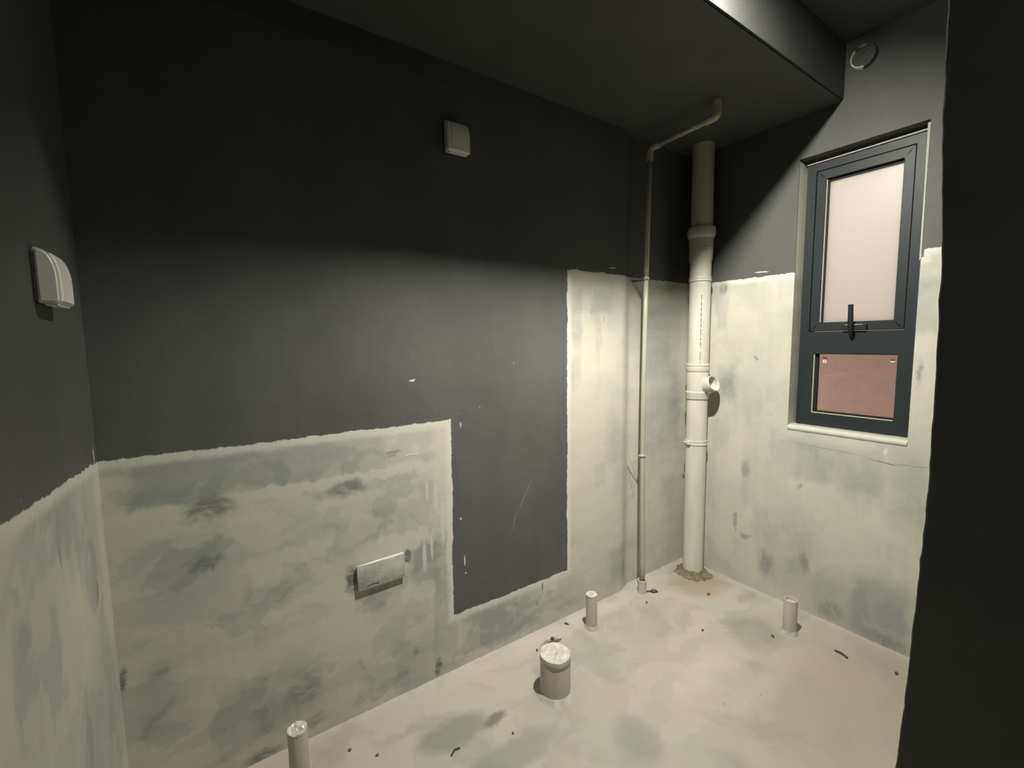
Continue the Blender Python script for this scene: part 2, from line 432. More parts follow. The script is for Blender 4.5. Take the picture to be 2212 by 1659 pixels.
ceiling = struct(link('ceiling', box_mesh('ceiling', (LX - 0.12, YB - 0.12, CEIL), (0.16, 0.12, CEIL + 0.1)), mat_paint), 'charcoal ceiling with a dropped soffit along the back wall')
bm = bmesh.new(); add_box(bm, (LX, SOF_Y, SOF_Z), (0.0, 0.04, CEIL + 0.01))
bmesh.ops.bevel(bm, geom=[e for e in bm.edges if all(abs(v.co.y - SOF_Y) < 1e-6 and abs(v.co.z - SOF_Z) < 1e-6 for v in e.verts)], offset=0.006, segments=2, affect='EDGES')
link('soffit', tomesh(bm, 'soffit'), mat_paint, ceiling)

# ------------------------------------------------------------------ outside: brick wall of the next building
mat_brick = simple('salmon_brick', (0.295, 0.178, 0.143), 0.85, 0.2, 0.04, 9.0, 0.003, 60)
mat_mortar = simple('brick_joint_mortar', (0.318, 0.200, 0.164), 0.9, 0.2, 0.08, 20.0)
def brick_far():
    M = Mat('distant_salmon_brickwork')
    x, y, z = M.coords()
    n = M.nt.nodes.new('ShaderNodeTexBrick')
    M.nt.links.new(M.vec(y, z), n.inputs['Vector'])
    n.inputs['Color1'].default_value = (0.295, 0.178, 0.143, 1); n.inputs['Color2'].default_value = (0.288, 0.174, 0.139, 1); n.inputs['Mortar'].default_value = (0.318, 0.200, 0.164, 1)
    n.inputs['Scale'].default_value = 1.0; n.inputs['Mortar Size'].default_value = 0.004
    n.inputs['Brick Width'].default_value = 0.23; n.inputs['Row Height'].default_value = 0.076
    M.color(n.outputs['Color']); M.rough(0.85, 0.2)
    return M.m
ext = struct(link('wall_exterior', box_mesh('wall_exterior', (1.31, -5.0, -3.0), (1.5, 4.0, 2.5)), brick_far()), 'salmon brick wall of the next building seen through the window')
bme = box_mesh('brick', (0.0, 0.002, 0.002), (0.014, 0.223, 0.071), 0.0015, 1); bme.materials.append(mat_brick)
backing = link('mortar_bed', box_mesh('mortar_bed', (1.304, -1.26, 0.38), (1.31, 0.60, 1.36)), mat_mortar, ext)
for r in range(13):
    for c in range(8):
        o = bpy.data.objects.new('brick', bme); COL.objects.link(o); o.parent = ext
        o.location = (1.3028 + rng.uniform(-0.0003, 0.0003), -1.26 + c * 0.228 + (0.114 if r % 2 else 0.0), 0.38 + r * 0.0745)

# ------------------------------------------------------------------ window
mat_alu = simple('slate_aluminium', (0.016, 0.022, 0.0245), 0.45, 0.35, 0.06, 6.0)
mat_alu_in = simple('black_rubber_seal', (0.010, 0.011, 0.013), 0.6, 0.3, 0.05)
mat_bead = simple('pale_caulk_and_highlight', (0.46, 0.46, 0.40), 0.5, 0.4, 0.10, 40.0)
mat_gloss = simple('glossy_wet_look_coat', (0.50, 0.49, 0.43), 0.12, 0.7, 0.05, 30.0)
def frosted():
    M = Mat('frosted_glass'); nt = M.nt
    tr = nt.nodes.new('ShaderNodeBsdfTranslucent'); gl = nt.nodes.new('ShaderNodeBsdfGlossy'); mx = nt.nodes.new('ShaderNodeMixShader')
    tc = nt.nodes.new('ShaderNodeTexCoord')
    n = M.noise(tc.outputs['Object'], 3.0, 3, 0.5)
    nt.links.new(M.mix(n, (0.97, 0.98, 0.93), (0.97, 1.0, 0.97)), tr.inputs['Color'])
    gl.inputs['Roughness'].default_value = 0.35; gl.inputs['Color'].default_value = (0.9, 0.9, 0.9, 1)
    mx.inputs[0].default_value = 0.05
    nt.links.new(tr.outputs[0], mx.inputs[1]); nt.links.new(gl.outputs[0], mx.inputs[2]); nt.links.new(mx.outputs[0], M.out.inputs['Surface'])
    return M.m
def clear():
    M = Mat('clear_window_glass'); nt = M.nt
    tr = nt.nodes.new('ShaderNodeBsdfTransparent'); gl = nt.nodes.new('ShaderNodeBsdfGlossy'); mx = nt.nodes.new('ShaderNodeMixShader'); fr = nt.nodes.new('ShaderNodeFresnel')
    tr.inputs['Color'].default_value = (0.93, 0.94, 0.94, 1); gl.inputs['Roughness'].default_value = 0.02; fr.inputs['IOR'].default_value = 1.45
    nt.links.new(fr.outputs[0], mx.inputs[0]); nt.links.new(tr.outputs[0], mx.inputs[1]); nt.links.new(gl.outputs[0], mx.inputs[2]); nt.links.new(mx.outputs[0], M.out.inputs['Surface'])
    return M.m
mat_frost, mat_clear = frosted(), clear()

def ring_mesh(name, outer, inner, x0, x1, bevel=0.0015):
    """rectangular ring in the y-z plane: outer / inner = (y0, y1, z0, z1)"""
    bm = bmesh.new()
    def loop(q, x): return [bm.verts.new(p) for p in ((x, q[0], q[2]), (x, q[1], q[2]), (x, q[1], q[3]), (x, q[0], q[3]))]
    a, b, c, d = loop(outer, x0), loop(inner, x0), loop(outer, x1), loop(inner, x1)
    for i in range(4):
        j = (i + 1) % 4
        for q in ((a[i], a[j], b[j], b[i]), (c[i], c[j], d[j], d[i]), (a[i], a[j], c[j], c[i]), (b[i], b[j], d[j], d[i])): bm.faces.new(q)
    if bevel: bmesh.ops.bevel(bm, geom=bm.edges[:], offset=bevel, segments=1, affect='EDGES')
    return tomesh(bm, name)

win = struct(empty('window_1', (0, 0, 0)), 'narrow slate aluminium window with frosted top pane and clear bottom pane')
bm = bmesh.new()
FX0, FX1 = 0.052, 0.115
for a, b in (((FX0, -0.548, 0.866), (FX1, -0.512, 2.034)), ((FX0, -0.930, 0.866), (FX1, -0.884, 2.034)),
             ((FX0, -0.884, 1.993), (FX1, -0.548, 2.034)), ((FX0, -0.884, 1.197), (FX1, -0.548, 1.294)),
             ((FX0, -0.884, 0.866), (FX1, -0.548, 0.928)), ((FX0, -0.572, 0.928), (FX1, -0.548, 1.197)), ((FX0, -0.884, 0.928), (FX1, -0.869, 1.197))):
    add_box(bm, a, b)
link('outer_frame', tomesh(bm, 'outer_frame'), mat_alu, win)
sash = link('sash', ring_mesh('sash', (-0.5505, -0.8815, 1.2965, 1.9905), (-0.587, -0.848, 1.331, 1.952), 0.0535, 0.100), mat_alu, win)
link('pane', box_mesh('pane', (0.082, -0.852, 1.327), (0.088, -0.583, 1.956)), mat_frost, sash)
link('rubber_seal', ring_mesh('rubber_seal', (-0.5860, -0.8490, 1.3300, 1.9530), (-0.5925, -0.8455, 1.3345, 1.9420), 0.070, 0.0815, 0), mat_alu_in, sash)
link('edge_highlight_bead', box_mesh('edge_highlight_bead', (0.058, -0.5895, 1.335), (0.066, -0.5872, 1.950)), mat_bead, sash)  # pale strip: the sash's bright edge highlight put into the colour
hd = link('handle', box_mesh('handle', (0.040, -0.765, 1.296), (0.054, -0.680, 1.322), 0.003), mat_alu_in, sash)
link('lever', tube_mesh('lever', [(0.040, -0.715, 1.272), (0.030, -0.715, 1.290), (0.026, -0.714, 1.320), (0.027, -0.711, 1.404)], [0.007, 0.010, 0.010, 0.009], 10), mat_alu_in, hd, auto=40)
link('handle_edge', box_mesh('handle_edge', (0.0385, -0.752, 1.3195), (0.041, -0.690, 1.3215)), mat_bead, hd)
link('pane', box_mesh('pane', (0.082, -0.873, 0.924), (0.088, -0.568, 1.201)), mat_clear, win)
link('rubber_seal', ring_mesh('rubber_seal', (-0.5715, -0.8695, 0.9275, 1.1975), (-0.586, -0.8665, 0.938, 1.1940), 0.070, 0.0815, 0), mat_alu_in, win)
link('edge_highlight_bead', box_mesh('edge_highlight_bead', (0.056, -0.5750, 0.930), (0.066, -0.5722, 1.196)), mat_bead, win)  # these pale strips paint the white highlight along the inner frame edges
link('edge_highlight_bead', box_mesh('edge_highlight_bead', (0.056, -0.866, 0.9282), (0.066, -0.5722, 0.9310)), mat_bead, win)
# pale caulk lines round the frame
link('caulk_line', tube_mesh('caulk_line', [(0.047, -0.926, 2.031), (0.047, -0.70, 2.029), (0.047, -0.512, 2.028)], [0.0040, 0.0030, 0.0022], 8), mat_bead, win)
link('caulk_line', tube_mesh('caulk_line', [(-0.0005, -0.9290, 1.55), (-0.0005, -0.9285, 1.80), (-0.0005, -0.9280, 2.036)], [0.0032, 0.0032, 0.0050], 8), mat_bead, win)
# small pale stickers in the top corners of the clear pane
mat_sticker = simple('white_sticker_print', (0.80, 0.70, 0.64), 0.6, 0.3, 0.05)
bm = bmesh.new()
for k in range(4): add_box(bm, (0.0805, -0.6145 + 0.0042 * k, 1.170), (0.0818, -0.6120 + 0.0042 * k, 1.182))
add_box(bm, (0.0805, -0.6145, 1.1755), (0.0818, -0.5994, 1.1773))
me = tomesh(bm, 'sticker_mark')
mk = link('sticker_mark', me, mat_sticker, win)
link('sticker_mark', ring_mesh('sticker_ring', (-0.613, -0.600, 1.155, 1.1675), (-0.6105, -0.6025, 1.158, 1.1645), 0.0805, 0.0818, 0), mat_sticker, win)
bm = bmesh.new()
for k in range(3): add_box(bm, (0.0805, -0.853 + 0.0045 * k, 1.164), (0.0818, -0.850 + 0.0045 * k, 1.178))
add_box(bm, (0.0805, -0.855, 1.1690), (0.0818, -0.838, 1.1720))
link('sticker_mark', tomesh(bm, 'sticker_mark'), mat_sticker, win)

# coated sill with a rounded, glossy front lip
mat_sill = simple('pale_waterproof_coat', (0.62, 0.61, 0.55), 0.4, 0.4, 0.10, 25.0, 0.0015, 60)
bm = bmesh.new()
ys = [OY0 - 0.0005 - (OY0 - OY1 - 0.001) * i / 30 for i in range(31)]
pr = [(0.115, 0.8665), (0.052, 0.8700), (0.020, 0.8690), (0.004, 0.8665), (-0.003, 0.8610), (-0.0055, 0.8540), (-0.0035, 0.8470), (0.001, 0.8420)]
rows = [[bm.verts.new((a + 0.0006 * mnoise.noise(Vector((y * 30, i, 0))), y, b + 0.0010 * mnoise.noise(Vector((y * 22, 5, 0))))) for i, (a, b) in enumerate(pr)] for y in ys]
for A, B in zip(rows, rows[1:]):
    for i in range(len(pr) - 1): bm.faces.new((A[i], A[i + 1], B[i + 1], B[i]))
link('sill', tomesh(bm, 'sill'), mat_gloss, win, smooth=True)

# ------------------------------------------------------------------ ceiling lamp (just above the frame)
mat_white_plastic = simple('aged_white_plastic', (0.70, 0.69, 0.63), 0.38, 0.5, 0.05, 20.0)
def lamp():
    r = tag(empty('ceiling_lamp', (LAMP_POS[0], LAMP_POS[1], CEIL)), 'small tilted spot lamp on the ceiling in front of the soffit', 'lamp')
    link('holder', lathe_mesh('holder', [(0.0, 0.0), (0.032, 0.0), (0.032, -0.008), (0.010, -0.012), (0.008, -0.042), (0.0, -0.042)], 28), mat_white_plastic, r, auto=40)
    q = Vector(LAMP_AIM).to_track_quat('-Z', 'Y')
    hd = link('head', lathe_mesh('head', [(0.0, 0.030), (0.017, 0.028), (0.028, 0.016), (0.0285, -0.0135), (0.0270, -0.0145), (0.0265, -0.012), (0.0265, 0.002), (0.0, 0.003)], 28), mat_paint, r, auto=40)
    hd.location = (0, 0, LAMP_POS[2] - CEIL); hd.rotation_mode = 'QUATERNION'; hd.rotation_quaternion = q
    M = Mat('lit_lamp_lens')
    em = M.nt.nodes.new('ShaderNodeEmission'); em.inputs['Color'].default_value = BULB_COLOR; em.inputs['Strength'].default_value = BULB_STRENGTH
    M.nt.links.new(em.outputs[0], M.out.inputs['Surface'])
    link('lens', lathe_mesh('lens', [(BULB_RADIUS, 0.0), (0.0, 0.0)], 20), M.m, hd)
lamp()

def lobby_lamp():
    r = tag(empty('lobby_lamp', (-1.95, -2.30, CEIL)), 'dim round ceiling lamp in the lobby behind the camera', 'lamp')
    link('rim', lathe_mesh('rim', [(0.0, 0.0), (0.075, 0.0), (0.075, -0.018), (0.066, -0.020)], 32), mat_white_plastic, r, auto=40)
    M = Mat('dim_lamp_diffuser')
    em = M.nt.nodes.new('ShaderNodeEmission'); em.inputs['Color'].default_value = (1.0, 0.97, 0.90, 1); em.inputs['Strength'].default_value = LOBBY_STRENGTH
    M.nt.links.new(em.outputs[0], M.out.inputs['Surface'])
    link('diffuser', lathe_mesh('diffuser', [(0.066, -0.018), (0.050, -0.026), (0.0, -0.030)], 28), M.m, r, smooth=True)
lobby_lamp()

# ------------------------------------------------------------------ pipes
def pvc_mat(name, col=(0.52, 0.51, 0.445)):
    M = Mat(name)
    x, y, z = M.coords()
    n = M.noise(M.vec(x * 5.0, y * 5.0, z), 4.0, 4, 0.6)
    c = M.mix(n.smooth(0.35, 0.75), col, tuple(k * 0.88 for k in col))
    sm = M.noise(M.vec(x, y, z), 38.0, 2, 0.6).smooth(0.70, 0.78)
    c = M.mix(sm * 0.35, c, (0.26, 0.25, 0.20))
    M.color(c); M.rough(0.40, 0.45)
    M.bump(M.noise(M.vec(x, y, z), 60.0, 3, 0.6), 0.0006, 0.6)
    return M.m
mat_pvc = pvc_mat('white_pvc')
mat_pvc_dusty = pvc_mat('coat_smeared_pvc', (0.435, 0.405, 0.345))
mat_ppr = pvc_mat('grey_green_water_pipe', (0.33, 0.335, 0.26))
mat_print = simple('black_pipe_print', (0.16, 0.15, 0.14), 0.6, 0.3)
mat_dark_metal = simple('rusty_dark_clip', (0.10, 0.075, 0.055), 0.45, 0.5, 0.15, 60.0)
mat_steel = simple('bright_zinc', (0.62, 0.60, 0.54), 0.18, 0.7, 0.05, 30.0, metal=0.7)
mat_mud = simple('olive_mortar', (0.150, 0.132, 0.082), 0.85, 0.2, 0.25, 28.0, 0.004, 50)
mat_film = simple('crumpled_plastic_film', (0.50, 0.475, 0.41), 0.22, 0.6, 0.20, 45.0)

PX, PY, PR = -0.095, -0.095, 0.052
soil = tag(empty('soil_pipe', (PX, PY, 0.0)), 'thick white plastic soil pipe standing in the corner with a side branch', 'pipe')
link('pipe_body', lathe_mesh('pipe_body', [(PR, -0.01), (PR, 2.235)], 44), mat_pvc, soil, smooth=True)
# flared coupling with a rim, high up
link('coupling', lathe_mesh('coupling', [(0.053, 1.66), (0.0555, 1.675), (0.0575, 1.72), (0.0585, 1.775), (0.0640, 1.782), (0.0675, 1.795), (0.0675, 1.818), (0.0640, 1.829), (0.0530, 1.830)], 44), mat_pvc, soil, auto=35)
link('grip_line', lathe_mesh('grip_line', [(0.0570, 1.722), (0.0592, 1.725), (0.0570, 1.728)], 44), mat_pvc, soil, smooth=True)
link('grip_line', lathe_mesh('grip_line', [(0.0565, 1.706), (0.0585, 1.709), (0.0565, 1.712)], 44), mat_pvc, soil, smooth=True)
def clamp_ring(z, h, bolt):
    c = link('clamp', lathe_mesh('clamp', [(0.0515, z - h), (0.0550, z - h), (0.0560, z - h * 0.6), (0.0545, z - h * 0.3), (0.0545, z + h * 0.3), (0.0560, z + h * 0.6), (0.0550, z + h), (0.0515, z + h)], 44), mat_pvc, soil, auto=40)
    if bolt:
        bm = bmesh.new(); add_box(bm, (-0.064, -0.006, z - 0.010), (-0.052, 0.012, z + 0.012))
        bmesh.ops.bevel(bm, geom=bm.edges[:], offset=0.002, segments=1, affect='EDGES')
        link('clamp_lug', tomesh(bm, 'clamp_lug'), mat_pvc, c)
        link('bolt', tube_mesh('bolt', [(-0.058, 0.006, z), (-0.064, 0.016, z + 0.004), (-0.070, 0.026, z + 0.006)], [0.005, 0.004, 0.0055], 8), mat_pvc, c, smooth=True)
clamp_ring(1.570, 0.010, False)
clamp_ring(0.727, 0.012, True)
# branch fitting: two sockets and the open 75 mm side arm
link('branch_socket', lathe_mesh('branch_socket', [(0.052, 1.101), (0.0555, 1.101), (0.0570, 1.104), (0.0570, 1.125), (0.0565, 1.128), (0.0578, 1.130), (0.0578, 1.137), (0.0555, 1.140), (0.052, 1.140)], 44), mat_pvc, soil, auto=35)
link('branch_socket', lathe_mesh('branch_socket', [(0.052, 0.958), (0.0560, 0.958), (0.0572, 0.961), (0.0572, 0.986), (0.0580, 0.988), (0.0580, 0.994), (0.0550, 0.997), (0.052, 0.997)], 44), mat_pvc, soil, auto=35)
link('branch_body', lathe_mesh('branch_body', [(0.0535, 0.996), (0.0540, 1.00), (0.0540, 1.098), (0.0535, 1.102)], 44), mat_pvc, soil, smooth=True)
ax = Vector((-0.06, -0.90, 0.40)).normalized()
a0 = Vector((0.004, -0.015, 1.010)); L = 0.072
bm = bmesh.new()
sec = [(0.034, 0.0), (0.034, L * 0.55), (0.0395, L * 0.70), (0.0415, L * 0.95), (0.0415, L + 0.012), (0.0390, L + 0.014), (0.0365, L + 0.012), (0.0365, L * 0.75), (0.030, L * 0.62), (0.030, 0.01)]
q = ax.to_track_quat('Z', 'Y'); rings = []
for r, t in sec:
    rings.append([bm.verts.new(a0 + q @ Vector((r * math.cos(2 * math.pi * k / 36), r * math.sin(2 * math.pi * k / 36), t))) for k in range(36)])
for A, B in zip(rings, rings[1:]):
    for k in range(36): bm.faces.new((A[k], A[(k + 1) % 36], B[(k + 1) % 36], B[k]))
bm.faces.new(rings[-1])
link('side_branch', tomesh(bm, 'side_branch'), mat_pvc, soil, auto=35)
# faded factory print running down the pipe towards the room
bm = bmesh.new(); pr_rng = random.Random(8); zz = 1.50; ang = math.atan2(-0.60, -0.80) + 0.10
while zz > 1.145:
    h = pr_rng.choice((0.005, 0.008, 0.012, 0.016)); w = pr_rng.choice((0.020, 0.032, 0.045))
    if pr_rng.random() < 0.85:
        R_ = PR + 0.0006
        P = [(math.cos(ang + s) * R_, math.sin(ang + s) * R_, zq) for s, zq in ((-w, zz), (w, zz), (w, zz - h), (-w, zz - h))]
        bm.faces.new([bm.verts.new(p) for p in P])
    zz -= h + pr_rng.choice((0.003, 0.004, 0.008))
link('printed_text', tomesh(bm, 'printed_text'), mat_print, soil)['kind'] = 'stuff'
# ragged mortar packed round the foot
bm = bmesh.new(); N = 64; rows = []
for j, (f, zq) in enumerate(((0.0, 0.034), (0.12, 0.022), (0.35, 0.013), (0.65, 0.008), (0.9, 0.004), (1.0, -0.003))):
    row = []
    for k in range(N):
        a = 2 * math.pi * k / N
        ro = 0.090 + 0.022 * mnoise.noise(Vector((math.cos(a) * 1.7, math.sin(a) * 1.7, 3))) + 0.020 * mnoise.noise(Vector((math.cos(a) * 5, math.sin(a) * 5, 1)))
        rr = 0.0505 + (ro - 0.0505) * f
        row.append(bm.verts.new((rr * math.cos(a), rr * math.sin(a), max(-0.003, zq + 0.012 * (1 - f) * mnoise.noise(Vector((math.cos(a) * 4, math.sin(a) * 4, f * 3)))))))
    rows.append(row)
for A, B in zip(rows, rows[1:]):
    for k in range(N): bm.faces.new((A[k], A[(k + 1) % N], B[(k + 1) % N], B[k]))
link('mortar_collar', tomesh(bm, 'mortar_collar'), mat_mud, soil, smooth=True)

# thin water pipe: up the chase, then out along the soffit
TX, TY = -0.472, -0.062
wp = tag(empty('water_pipe', (TX, TY, 0.0)), 'thin grey-green water pipe climbing the back wall and turning under the soffit', 'pipe')
def W(x, y, z): return (x - TX, y - TY, z)
low = [W(-0.474, -0.064, 0.0), W(-0.472, -0.061, 0.15), W(-0.470, -0.054, 0.45), W(-0.468, -0.049, 0.75), W(-0.466, -0.047, 1.05), W(-0.461, -0.046, 1.35), W(-0.457, -0.045, 1.56)]
link('pipe_body', tube_mesh('pipe_body', low, [0.0135, 0.0132, 0.0128, 0.0122, 0.0115, 0.0112, 0.0112], 16), mat_ppr, wp, smooth=True)
link('pipe_body', tube_mesh('pipe_body', [W(-0.457, -0.045, 1.55), W(-0.451, -0.045, 1.85), W(-0.443, -0.045, 2.14)], 0.0118, 16), mat_pvc_dusty, wp, smooth=True)
link('elbow', tube_mesh('elbow', bent([W(-0.444, -0.045, 2.10), W(-0.442, -0.045, 2.157), W(-0.442, -0.098, 2.157)], 0.020, 6), 0.0160, 16), mat_pvc_dusty, wp, auto=40)
link('soffit_run', tube_mesh('soffit_run', [W(-0.442, -0.080, 2.157), W(-0.442, -0.365, 2.165)], 0.0118, 16), mat_pvc_dusty, wp, smooth=True)
link('elbow', tube_mesh('elbow', bent([W(-0.442, -0.322, 2.164), W(-0.442, -0.374, 2.166), W(-0.442, -0.374, 2.235)], 0.014, 6), 0.0160, 16), mat_pvc_dusty, wp, auto=40)
def clip(x, y, z):
    c = link('clip', lathe_mesh('clip', [(0.011, -0.006), (0.0155, -0.006), (0.0172, 0.0), (0.0155, 0.006), (0.011, 0.006)], 20), mat_steel, wp, smooth=True)
    c.location = W(x, y, z); return c
c1 = clip(-0.457, -0.045, 1.560)
link('clip_tail', box_mesh('clip_tail', (-0.016, 0.008, -0.010), (0.010, 0.074, -0.003)), mat_dark_metal, c1)
c2 = clip(-0.468, -0.049, 0.700)
link('clip_tail', tube_mesh('clip_tail', [(-0.014, 0.004, 0), (-0.030, 0.020, 0.002), (-0.052, 0.045, 0.004)], 0.0022, 6), mat_steel, c2)
link('tie_wire', tube_mesh('tie_wire', [W(-0.520, -0.004, 0.704), W(-0.508, -0.010, 0.67), W(-0.492, -0.030, 0.60)], 0.0010, 5), mat_steel, wp)
so = link('floor_socket', lathe_mesh('floor_socket', [(0.0205, -0.004), (0.0215, 0.004), (0.0215, 0.060), (0.0225, 0.064), (0.0210, 0.067), (0.0175, 0.066), (0.0165, 0.040), (0.0165, 0.010)], 28), mat_pvc, wp, auto=40)

# ------------------------------------------------------------------ capped pipe stubs in the floor
def crumpled(name, r, h, seed, rough=1.0):
    bm = bmesh.new(); R_ = random.Random(seed); rows = [[bm.verts.new((0, 0, h + 0.004 * rough))]]
    n, K = 30, 7
    for j in range(1, K + 1):
        f = j / K; row = []
        for k in range(n):
            a = 2 * math.pi * k / n
            p = Vector((math.cos(a) * f * 2.6 + seed, math.sin(a) * f * 2.6, seed * 1.7))
            z = h + rough * (0.009 * mnoise.noise(p) + 0.006 * mnoise.noise(p * 2.7) + R_.uniform(-1, 1) * 0.0018) * (1 - 0.6 * f ** 3)
            row.append(bm.verts.new((math.cos(a) * r * f, math.sin(a) * r * f, z)))
        rows.append(row)
    rim = [bm.verts.new((math.cos(2 * math.pi * k / n) * r * 1.012, math.sin(2 * math.pi * k / n) * r * 1.012, h - 0.006 - 0.006 * abs(mnoise.noise(Vector((k * 0.7, seed, 0)))))) for k in range(n)]
    rows.append(rim)
    for k in range(n): bm.faces.new((rows[0][0], rows[1][k], rows[1][(k + 1) % n]))
    for A, B in zip(rows[1:], rows[2:]):
        for k in range(n): bm.faces.new((A[k], A[(k + 1) % n], B[(k + 1) % n], B[k]))
    return tomesh(bm, name)

def collar(r, w, seed):
    bm = bmesh.new(); N = 40; rows = []
    for f, zq in ((0.0, 0.016), (0.4, 0.009), (1.0, -0.004)):
        row = []
        for k in range(N):
            a = 2 * math.pi * k / N
            rr = r * 0.98 + (w * (1 + 0.45 * mnoise.noise(Vector((math.cos(a) * 1.6, math.sin(a) * 1.6, seed))))) * f
            row.append(bm.verts.new((rr * math.cos(a), rr * math.sin(a), zq + (0.006 * mnoise.noise(Vector((a * 2, seed, f))) if f < 1 else 0))))
        rows.append(row)
    for A, B in zip(rows, rows[1:]):
        for k in range(N): bm.faces.new((A[k], A[(k + 1) % N], B[(k + 1) % N], B[k]))
    return tomesh(bm, 'mortar_collar')

def stub(loc, r, h, label, seed, body=mat_pvc_dusty, band=False, rough=1.0, hollow=False):
    s = tag(empty('pipe_stub', (loc[0], loc[1], 0.0)), label, 'pipe stub', 'capped drain stubs in the floor')
    if hollow:
        link('pipe_body', lathe_mesh('pipe_body', [(r, -0.004), (r, h - 0.004), (r * 0.96, h), (r * 0.84, h), (r * 0.80, h - 0.004), (r * 0.80, h - 0.05)], 32), body, s, auto=40)
        link('plastic_cap', crumpled('plastic_cap', r * 0.80, h - 0.016, seed, 0.6), mat_film, s)
    else:
        link('pipe_body', lathe_mesh('pipe_body', [(r, -0.004), (r, h - 0.012), (r * 0.97, h - 0.006)], 36), body, s, smooth=True)
        link('plastic_cap', crumpled('plastic_cap', r, h, seed, rough), mat_film, s, auto=25)
    if band: link('tape_band', lathe_mesh('tape_band', [(r + 0.0003, h - 0.028), (r + 0.0009, h - 0.027), (r + 0.0009, h - 0.009), (r * 0.99, h - 0.004)], 36), body, s, smooth=True)
    link('mortar_collar', collar(r, 0.022 if r > 0.04 else 0.012, seed), mat_floor_like, s, smooth=True)
    return s
mat_floor_like = simple('pale_green_coat_mortar', (0.345, 0.335, 0.285), 0.5, 0.35, 0.12, 30.0, 0.002, 70)
stub((-1.243, -0.303), 0.055, 0.151, 'widest capped pipe stub, in the middle of the floor, topped with crumpled film', 3, band=True, rough=0.9)
stub((-0.876, -0.114), 0.0245, 0.156, 'slim pipe stub close to the back wall with a white taped top', 11, rough=0.8)
stub((-0.204, -0.634), 0.0265, 0.150, 'slim open-topped pipe stub beside the right wall under the window', 7, body=mat_pvc_dusty, hollow=True)
stub((-2.062, -0.128), 0.0265, 0.166, 'slim taped pipe stub nearest the camera at the lower left', 17, rough=0.9)

# ------------------------------------------------------------------ splash-proof switch covers
mat_cover = simple('greyish_white_switch_plastic', (0.78, 0.76, 0.70), 0.35, 0.5, 0.04, 20.0)
mat_cover_in = simple('shadow_grey_backbox', (0.16, 0.16, 0.15), 0.6, 0.3, 0.05)
def switch_cover(name, loc, rotz, label, w, h, dep):
    """local frame: wall plane at y = 0, room towards -y, x along the wall, z up from the bottom edge"""
    r = tag(empty(name, loc, (0, 0, rotz)), label, 'switch cover', 'splash-proof switch covers')
    def prism(nm, prof, x0, x1, bev, mat, par):
        bm = bmesh.new()
        A = [bm.verts.new((x0, -d, z)) for d, z in prof]; B = [bm.verts.new((x1, -d, z)) for d, z in prof]
        bm.faces.new(A); bm.faces.new(list(reversed(B)))
        for i in range(len(prof)):
            j = (i + 1) % len(prof); bm.faces.new((A[i], B[i], B[j], A[j]))
        bmesh.ops.recalc_face_normals(bm, faces=bm.faces)
        if bev: bmesh.ops.bevel(bm, geom=[e for e in bm.edges if abs(e.verts[0].co.x - e.verts[1].co.x) < 1e-6], offset=bev, segments=3, affect='EDGES')
        return link(nm, tomesh(bm, nm), mat, par, auto=32)
    link('back_plate', box_mesh('back_plate', (-w / 2 + 0.003, -0.006, 0.004), (w / 2 - 0.003, 0.0, h - 0.004), 0.002), mat_cover_in, r)
    lid = [(0.005, 0.0), (dep - 0.004, 0.0), (dep, 0.004), (dep, h * 0.42)]
    for i in range(1, 8):
        t = i / 8 * math.pi / 2
        lid.append((0.012 + (dep - 0.012) * math.cos(t) ** 0.9, h * 0.42 + (h * 0.55) * math.sin(t)))
    lid += [(0.011, h * 0.985), (0.005, h)]
    L_ = prism('lid', lid, -w / 2, w / 2, 0.004, mat_cover, r)
    rib = [(d + 0.0022, z) for d, z in lid[2:-3]] + [(d - 0.004, z) for d, z in reversed(lid[2:-3])]
    prism('raised_panel', rib, -w / 2 + 0.014, w / 2 - 0.014, 0.002, mat_cover, L_)
    prism('latch', [(0.012, -0.004), (dep - 0.006, -0.004), (dep - 0.004, 0.002), (0.010, 0.002)], -w / 2 + 0.008, w / 2 - 0.008, 0.001, mat_cover, r)
    link('screw', tube_mesh('screw', [(0.0, -dep * 0.6, -0.0045), (0.0, -dep * 0.6, -0.0035)], 0.0022, 8), mat_cover_in, r)
    return r
switch_cover('switch_cover', (-1.440, 0.0, 1.925), 0.0, 'white splash-proof switch cover high on the dark back wall', 0.088, 0.106, 0.034)
switch_cover('switch_cover', (LX, -0.308, 1.345), math.radians(90), 'white splash-proof switch cover on the left wall, casting a shadow below', 0.100, 0.095, 0.034)

# shallow junction box under the waterproof coat
jb = tag(empty('junction_box', (-1.764, 0.0, 0.490), (0, math.radians(-1.5), 0)), 'flat rectangular box low on the back wall, brushed over with pale coat', 'electrical box')
mat_jb = simple('brushed_over_coat', (0.37, 0.375, 0.335), 0.55, 0.3, 0.16, 24.0, 0.0015, 90)
link('box_body', box_mesh('box_body', (-0.080, -0.011, -0.042), (0.080, 0.002, 0.042), 0.003), mat_jb, jb, auto=40)
link('cover_plate', box_mesh('cover_plate', (-0.081, -0.0125, -0.0425), (0.081, -0.009, 0.0425), 0.0015), mat_jb, jb, auto=40)
mat_cream = simple('thick_white_coat', (0.56, 0.55, 0.48), 0.45, 0.4, 0.06, 40.0)
link('coat_ridge', tube_mesh('coat_ridge', [(-0.080, -0.008, 0.0425), (-0.03, -0.009, 0.0432), (0.03, -0.007, 0.0428), (0.080, -0.008, 0.0428)], [0.0035, 0.005, 0.004, 0.0045], 8), mat_cream, jb, smooth=True)
link('screw_head', tube_mesh('screw_head', [(-0.068, -0.0132, -0.010), (-0.068, -0.0120, -0.010)], 0.0030, 10), mat_jb, jb)
